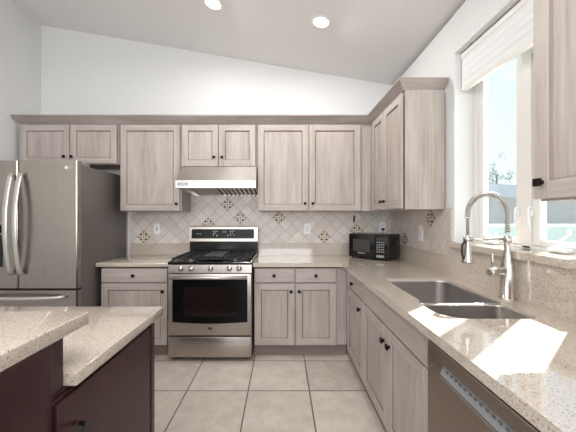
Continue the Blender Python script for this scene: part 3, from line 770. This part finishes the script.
def varc(b, x):
    pts = []; n = 16
    for i in range(n + 1):
        u = i / n; z = .85 + (1.745 - .85) * u; o = .022 + .062 * math.sin(math.pi * u) ** .8
        pts.append((x, FYF - o, z))
    t = bmesh.new(); rings = []
    for i, (px, py, pz) in enumerate(pts):
        w = .023; d = .009
        rings.append([t.verts.new((px + w * math.cos(2 * math.pi * k / 12), py + d * math.sin(2 * math.pi * k / 12), pz)) for k in range(12)])
    for i in range(n):
        for k in range(12): t.faces.new((rings[i][k], rings[i][(k + 1) % 12], rings[i + 1][(k + 1) % 12], rings[i + 1][k]))
    t.faces.new(rings[0]); t.faces.new(rings[-1]); b.merge(t, HANDLE, True)
    for z in (.862, 1.733): b.box(x - .012, x + .012, FYF - .022, FYF + .001, z - .01, z + .01, HANDLE, .002)
part('handle', dL, lambda b: varc(b, FS - .040)); part('handle', dR, lambda b: varc(b, FS + .042))
def harc(b):
    pts = []; n = 16
    for i in range(n + 1):
        u = i / n; pts.append((-2.70 + .80 * u, FYF - .022 - .055 * math.sin(math.pi * u) ** .8, .655))
    b.tube(pts, .015, HANDLE, 12)
    for x in (-2.69, -1.91): b.box(x - .012, x + .012, FYF - .024, FYF + .001, .645, .665, HANDLE, .002)
part('handle', dF, harc)
def fdisp(b):
    b.box(-2.70, -2.437, FYF - .003, FYF + .001, .905, 1.295, GREYP, .001); b.box(-2.69, -2.447, FYF - .0045, FYF - .002, .915, 1.20, BLKM, .001)
    b.box(-2.69, -2.447, FYF - .0045, FYF - .002, 1.215, 1.285, GLASSB, .001); b.box(-2.66, -2.478, FYF - .010, FYF - .003, .915, .93, GREYP, .001)
part('water_dispenser', dL, fdisp)
def flogo(b):
    b.lathe((-1.895, FYF, 1.79), [(.001, .002), (.013, .002), (.0145, 0)], PLATE, 20, R90)
    b.text('LG', .022, Matrix.Translation((-1.862, FYF - .001, 1.79)) @ Matrix.Rotation(math.pi / 2, 4, 'X'), PRINT)
part('logo', dR, flogo, 'round logo with two small letters')

# ============================================================ MICROWAVE
ang = math.radians(-44); ux = Vector((math.cos(ang), math.sin(ang), 0)); vy = Vector((-math.sin(ang), math.cos(ang), 0))
FL = Vector((.735, 3.235, .914)); MW, MD, MH = .44, .298, .262
mw = thing('microwave', 'black countertop microwave turned in the corner of the counter', 'microwave', FL + ux * MW / 2 + vy * MD / 2)
Mm = Matrix(((ux.x, vy.x, 0, FL.x), (ux.y, vy.y, 0, FL.y), (0, 0, 1, FL.z), (0, 0, 0, 1)))
def mpart(name, parent, fn, label=None):
    b = MB(); fn(b); bmesh.ops.transform(b.bm, matrix=Mm, verts=b.bm.verts); o = b.obj(name, parent)
    if label: o['label'] = label
    return o
def mbody(b):
    b.box(0, MW, .018, MD, .012, MH, BLK, .005, 2)
    for x in (.03, MW - .03):
        for y in (.045, MD - .03): b.lathe((x, y, 0), [(.012, 0), (.012, .013)], BLKM, 10)
    for i in range(9): b.box(MW - .0005, MW + .001, .06 + i * .016, .066 + i * .016, .15, .22, BLKM)
mpart('body', mw, mbody)
md = mpart('door', mw, lambda b: b.box(.002, .300, 0, .0175, .015, MH - .002, BLK, .004, 2))
mpart('window', md, lambda b: b.box(.052, .25, -.0012, .001, .075, .205, GREYW))
mpart('lettering', md, lambda b: b.text('Panasonic', .021, Matrix.Translation((.155, -.0016, .062)) @ Matrix.Rotation(math.pi / 2, 4, 'X'), PRINT))
mc = mpart('control_panel', mw, lambda b: b.box(.303, MW - .002, 0, .0175, .015, MH - .002, BLK, .004, 2))
def mbtn(b):
    b.box(.318, .408, -.001, .001, .205, .232, GREYW)
    for i in range(4):
        for j in range(5): b.box(.322 + i * .0225, .336 + i * .0225, -.0012, .001, .178 - j * .024, .190 - j * .024, GREYP)
    b.box(.322, .403, -.0014, .001, .030, .055, GREYP)
mpart('buttons', mc, mbtn)

# ============================================================ OUTLETS, SWITCHES
def outlet(label, loc, side, kind, hgt=.125, grp=None):
    t = thing('wall_plate', label, 'outlet' if kind == 'outlet' else 'switch', loc, 'white wall plates')
    x, y, z = loc
    f = (lambda a, d, q: (x + a, y - d, z + q)) if not side else (lambda a, d, q: (x - d, y - a, z + q))
    def bx(b, a0, a1, d0, d1, q0, q1, m, bev=0):
        p, r = f(a0, d0, q0), f(a1, d1, q1); b.box(p[0], r[0], p[1], r[1], p[2], r[2], m, bev)
    part('plate', t, lambda b: bx(b, -.038, .038, 0, .006, -hgt / 2, hgt / 2, PLATE, .002))
    if kind == 'switch': part('toggle', t, lambda b: (bx(b, -.006, .006, .0055, .008, -.016, .016, BLKM), bx(b, -.004, .004, .006, .02, -.002, .008, PLATE, .001)))
    elif kind == 'rocker': part('rocker', t, lambda b: bx(b, -.017, .017, .005, .010, -.034, .034, mat('rocker_white', (222, 222, 224), .3), .002))
    else:
        part('socket', t, lambda b: (bx(b, -.017, .017, .005, .008, .008, .036, PLATE, .002), bx(b, -.017, .017, .005, .008, -.036, -.008, PLATE, .002),
                                     bx(b, -.008, -.005, .0075, .0085, .016, .028, BLKM), bx(b, .005, .008, .0075, .0085, .016, .028, BLKM)))
    return t
TB = 3.4765
outlet('white toggle switch plate on the tiles left of the stove', (-1.462, TB, 1.215), False, 'switch')
outlet('white rocker switch plate on the tiles right of the stove', (.304, TB, 1.215), False, 'rocker')
ot = outlet('white outlet with black plug above the microwave in the corner', (1.185, TB, 1.235), False, 'outlet')
ot2 = outlet('tall white switch plate on the window wall tiles behind the counter', (1.2805, 2.716, 1.207), True, 'rocker', .145)
def plug(b):
    b.box(1.168, 1.202, TB - .032, TB - .008, 1.198, 1.224, BLKM, .004, 2)
    b.tube([(1.185, TB - .02, 1.20), (1.185, TB - .022, 1.16), (1.18, TB - .02, 1.0)], .003, BLKM, 8)
tag(part('power_plug', None, plug, loc=(1.185, TB - .01, 1.2)), 'black power plug with cord in the corner outlet', 'plug')
tag(part('wall_bracket', None, lambda b: (b.box(.842, .861, TB - .012, TB - .0005, 1.296, 1.372, BLKM, .004, 2), b.box(.847, .856, TB - .02, TB - .011, 1.31, 1.325, BLKM, .002)), loc=(.8515, TB, 1.33)), 'small black vertical bracket on the tiles above the microwave', 'bracket')

# ============================================================ ISLAND
isl = thing('kitchen_island', 'dark cherry wood island cabinet with a raised bar end at left', 'island', (-1.3, .9, 0))
def ibody(b):
    b.box(-2.1, -.610, .40, 1.39, .09, .860, CHERRY, .002); b.box(-2.1, -.6195, .40, 1.38, .860, .874, CHERRY)
    b.box(-2.1, -.6148, .40, .776, .874, 1.021, CHERRY)
part('body', isl, ibody)
part('toe_kick', isl, lambda b: b.box(-2.05, -.66, .45, 1.33, 0, .09, BLKM))
part('corner_trim', isl, lambda b: b.box(-.6105, -.597, 1.36, 1.393, .09, .859, CHERRY, .002))
dn = part('end_panel', isl, lambda b: b.box(-.6105, -.600, .793, 1.355, .10, .852, CHERRY, .002))
part('bar_panel', isl, lambda b: b.box(-.6145, -.6075, .40, .787, .10, 1.0205, CHERRY, .0025, 2))
part('bar_post', isl, lambda b: b.box(-2.1, -.6205, .777, .843, .8745, 1.0205, CHERRYL, .002))
def pull(b):
    pts = [(-.594, .872, .752), (-.575, .868, .752), (-.566, .85, .752), (-.564, .80, .752), (-.566, .75, .752), (-.575, .732, .752), (-.594, .728, .752)]
    b.tube(pts, .0065, BLKM, 10)
part('pull_handle', dn, pull)
tag(part('countertop', None, lambda b: b.box(-2.15, -.585, .845, 1.47, .8745, .914, GRAN, .004, 2), loc=(-1.3, 1.15, .8745)), 'lower speckled stone top of the island facing the stove', 'countertop')
tag(part('bar_countertop', None, lambda b: b.box(-2.15, -.606, .33, .935, 1.0215, 1.062, GRAN, .005, 2), loc=(-1.3, .64, 1.0215)), 'raised speckled stone bar top at the lower left, nearest the viewer', 'countertop')

# ============================================================ CEILING LIGHTS
sl = math.atan(.171)
def downlight(x, y, label):
    z = cz(x); t = thing('recessed_light', label, 'ceiling light', (x, y, z), 'recessed ceiling lights')
    R = Matrix.Rotation(sl, 3, 'Y')
    part('trim_ring', t, lambda b: b.lathe((x, y, z), [(.066, -.001), (.085, -.001), (.083, -.006), (.068, -.009), (.066, -.001)], TRIMW, 32, R))
    part('lens', t, lambda b: b.lathe((x, y, z), [(.001, -.006), (.04, -.006), (.066, -.003)], LAMPE, 32, R))
    o = light('lamp', 'AREA', 9.0, (0, 0, 0), (0, 0, -1), (1, .97, .92), shape='DISK', size=.12); o.parent = t; o.location = (0, 0, -.03)
downlight(.348, 2.6, 'recessed ceiling light nearer the window wall')
downlight(-.60, 2.6, 'recessed ceiling light at the top edge above the stove')
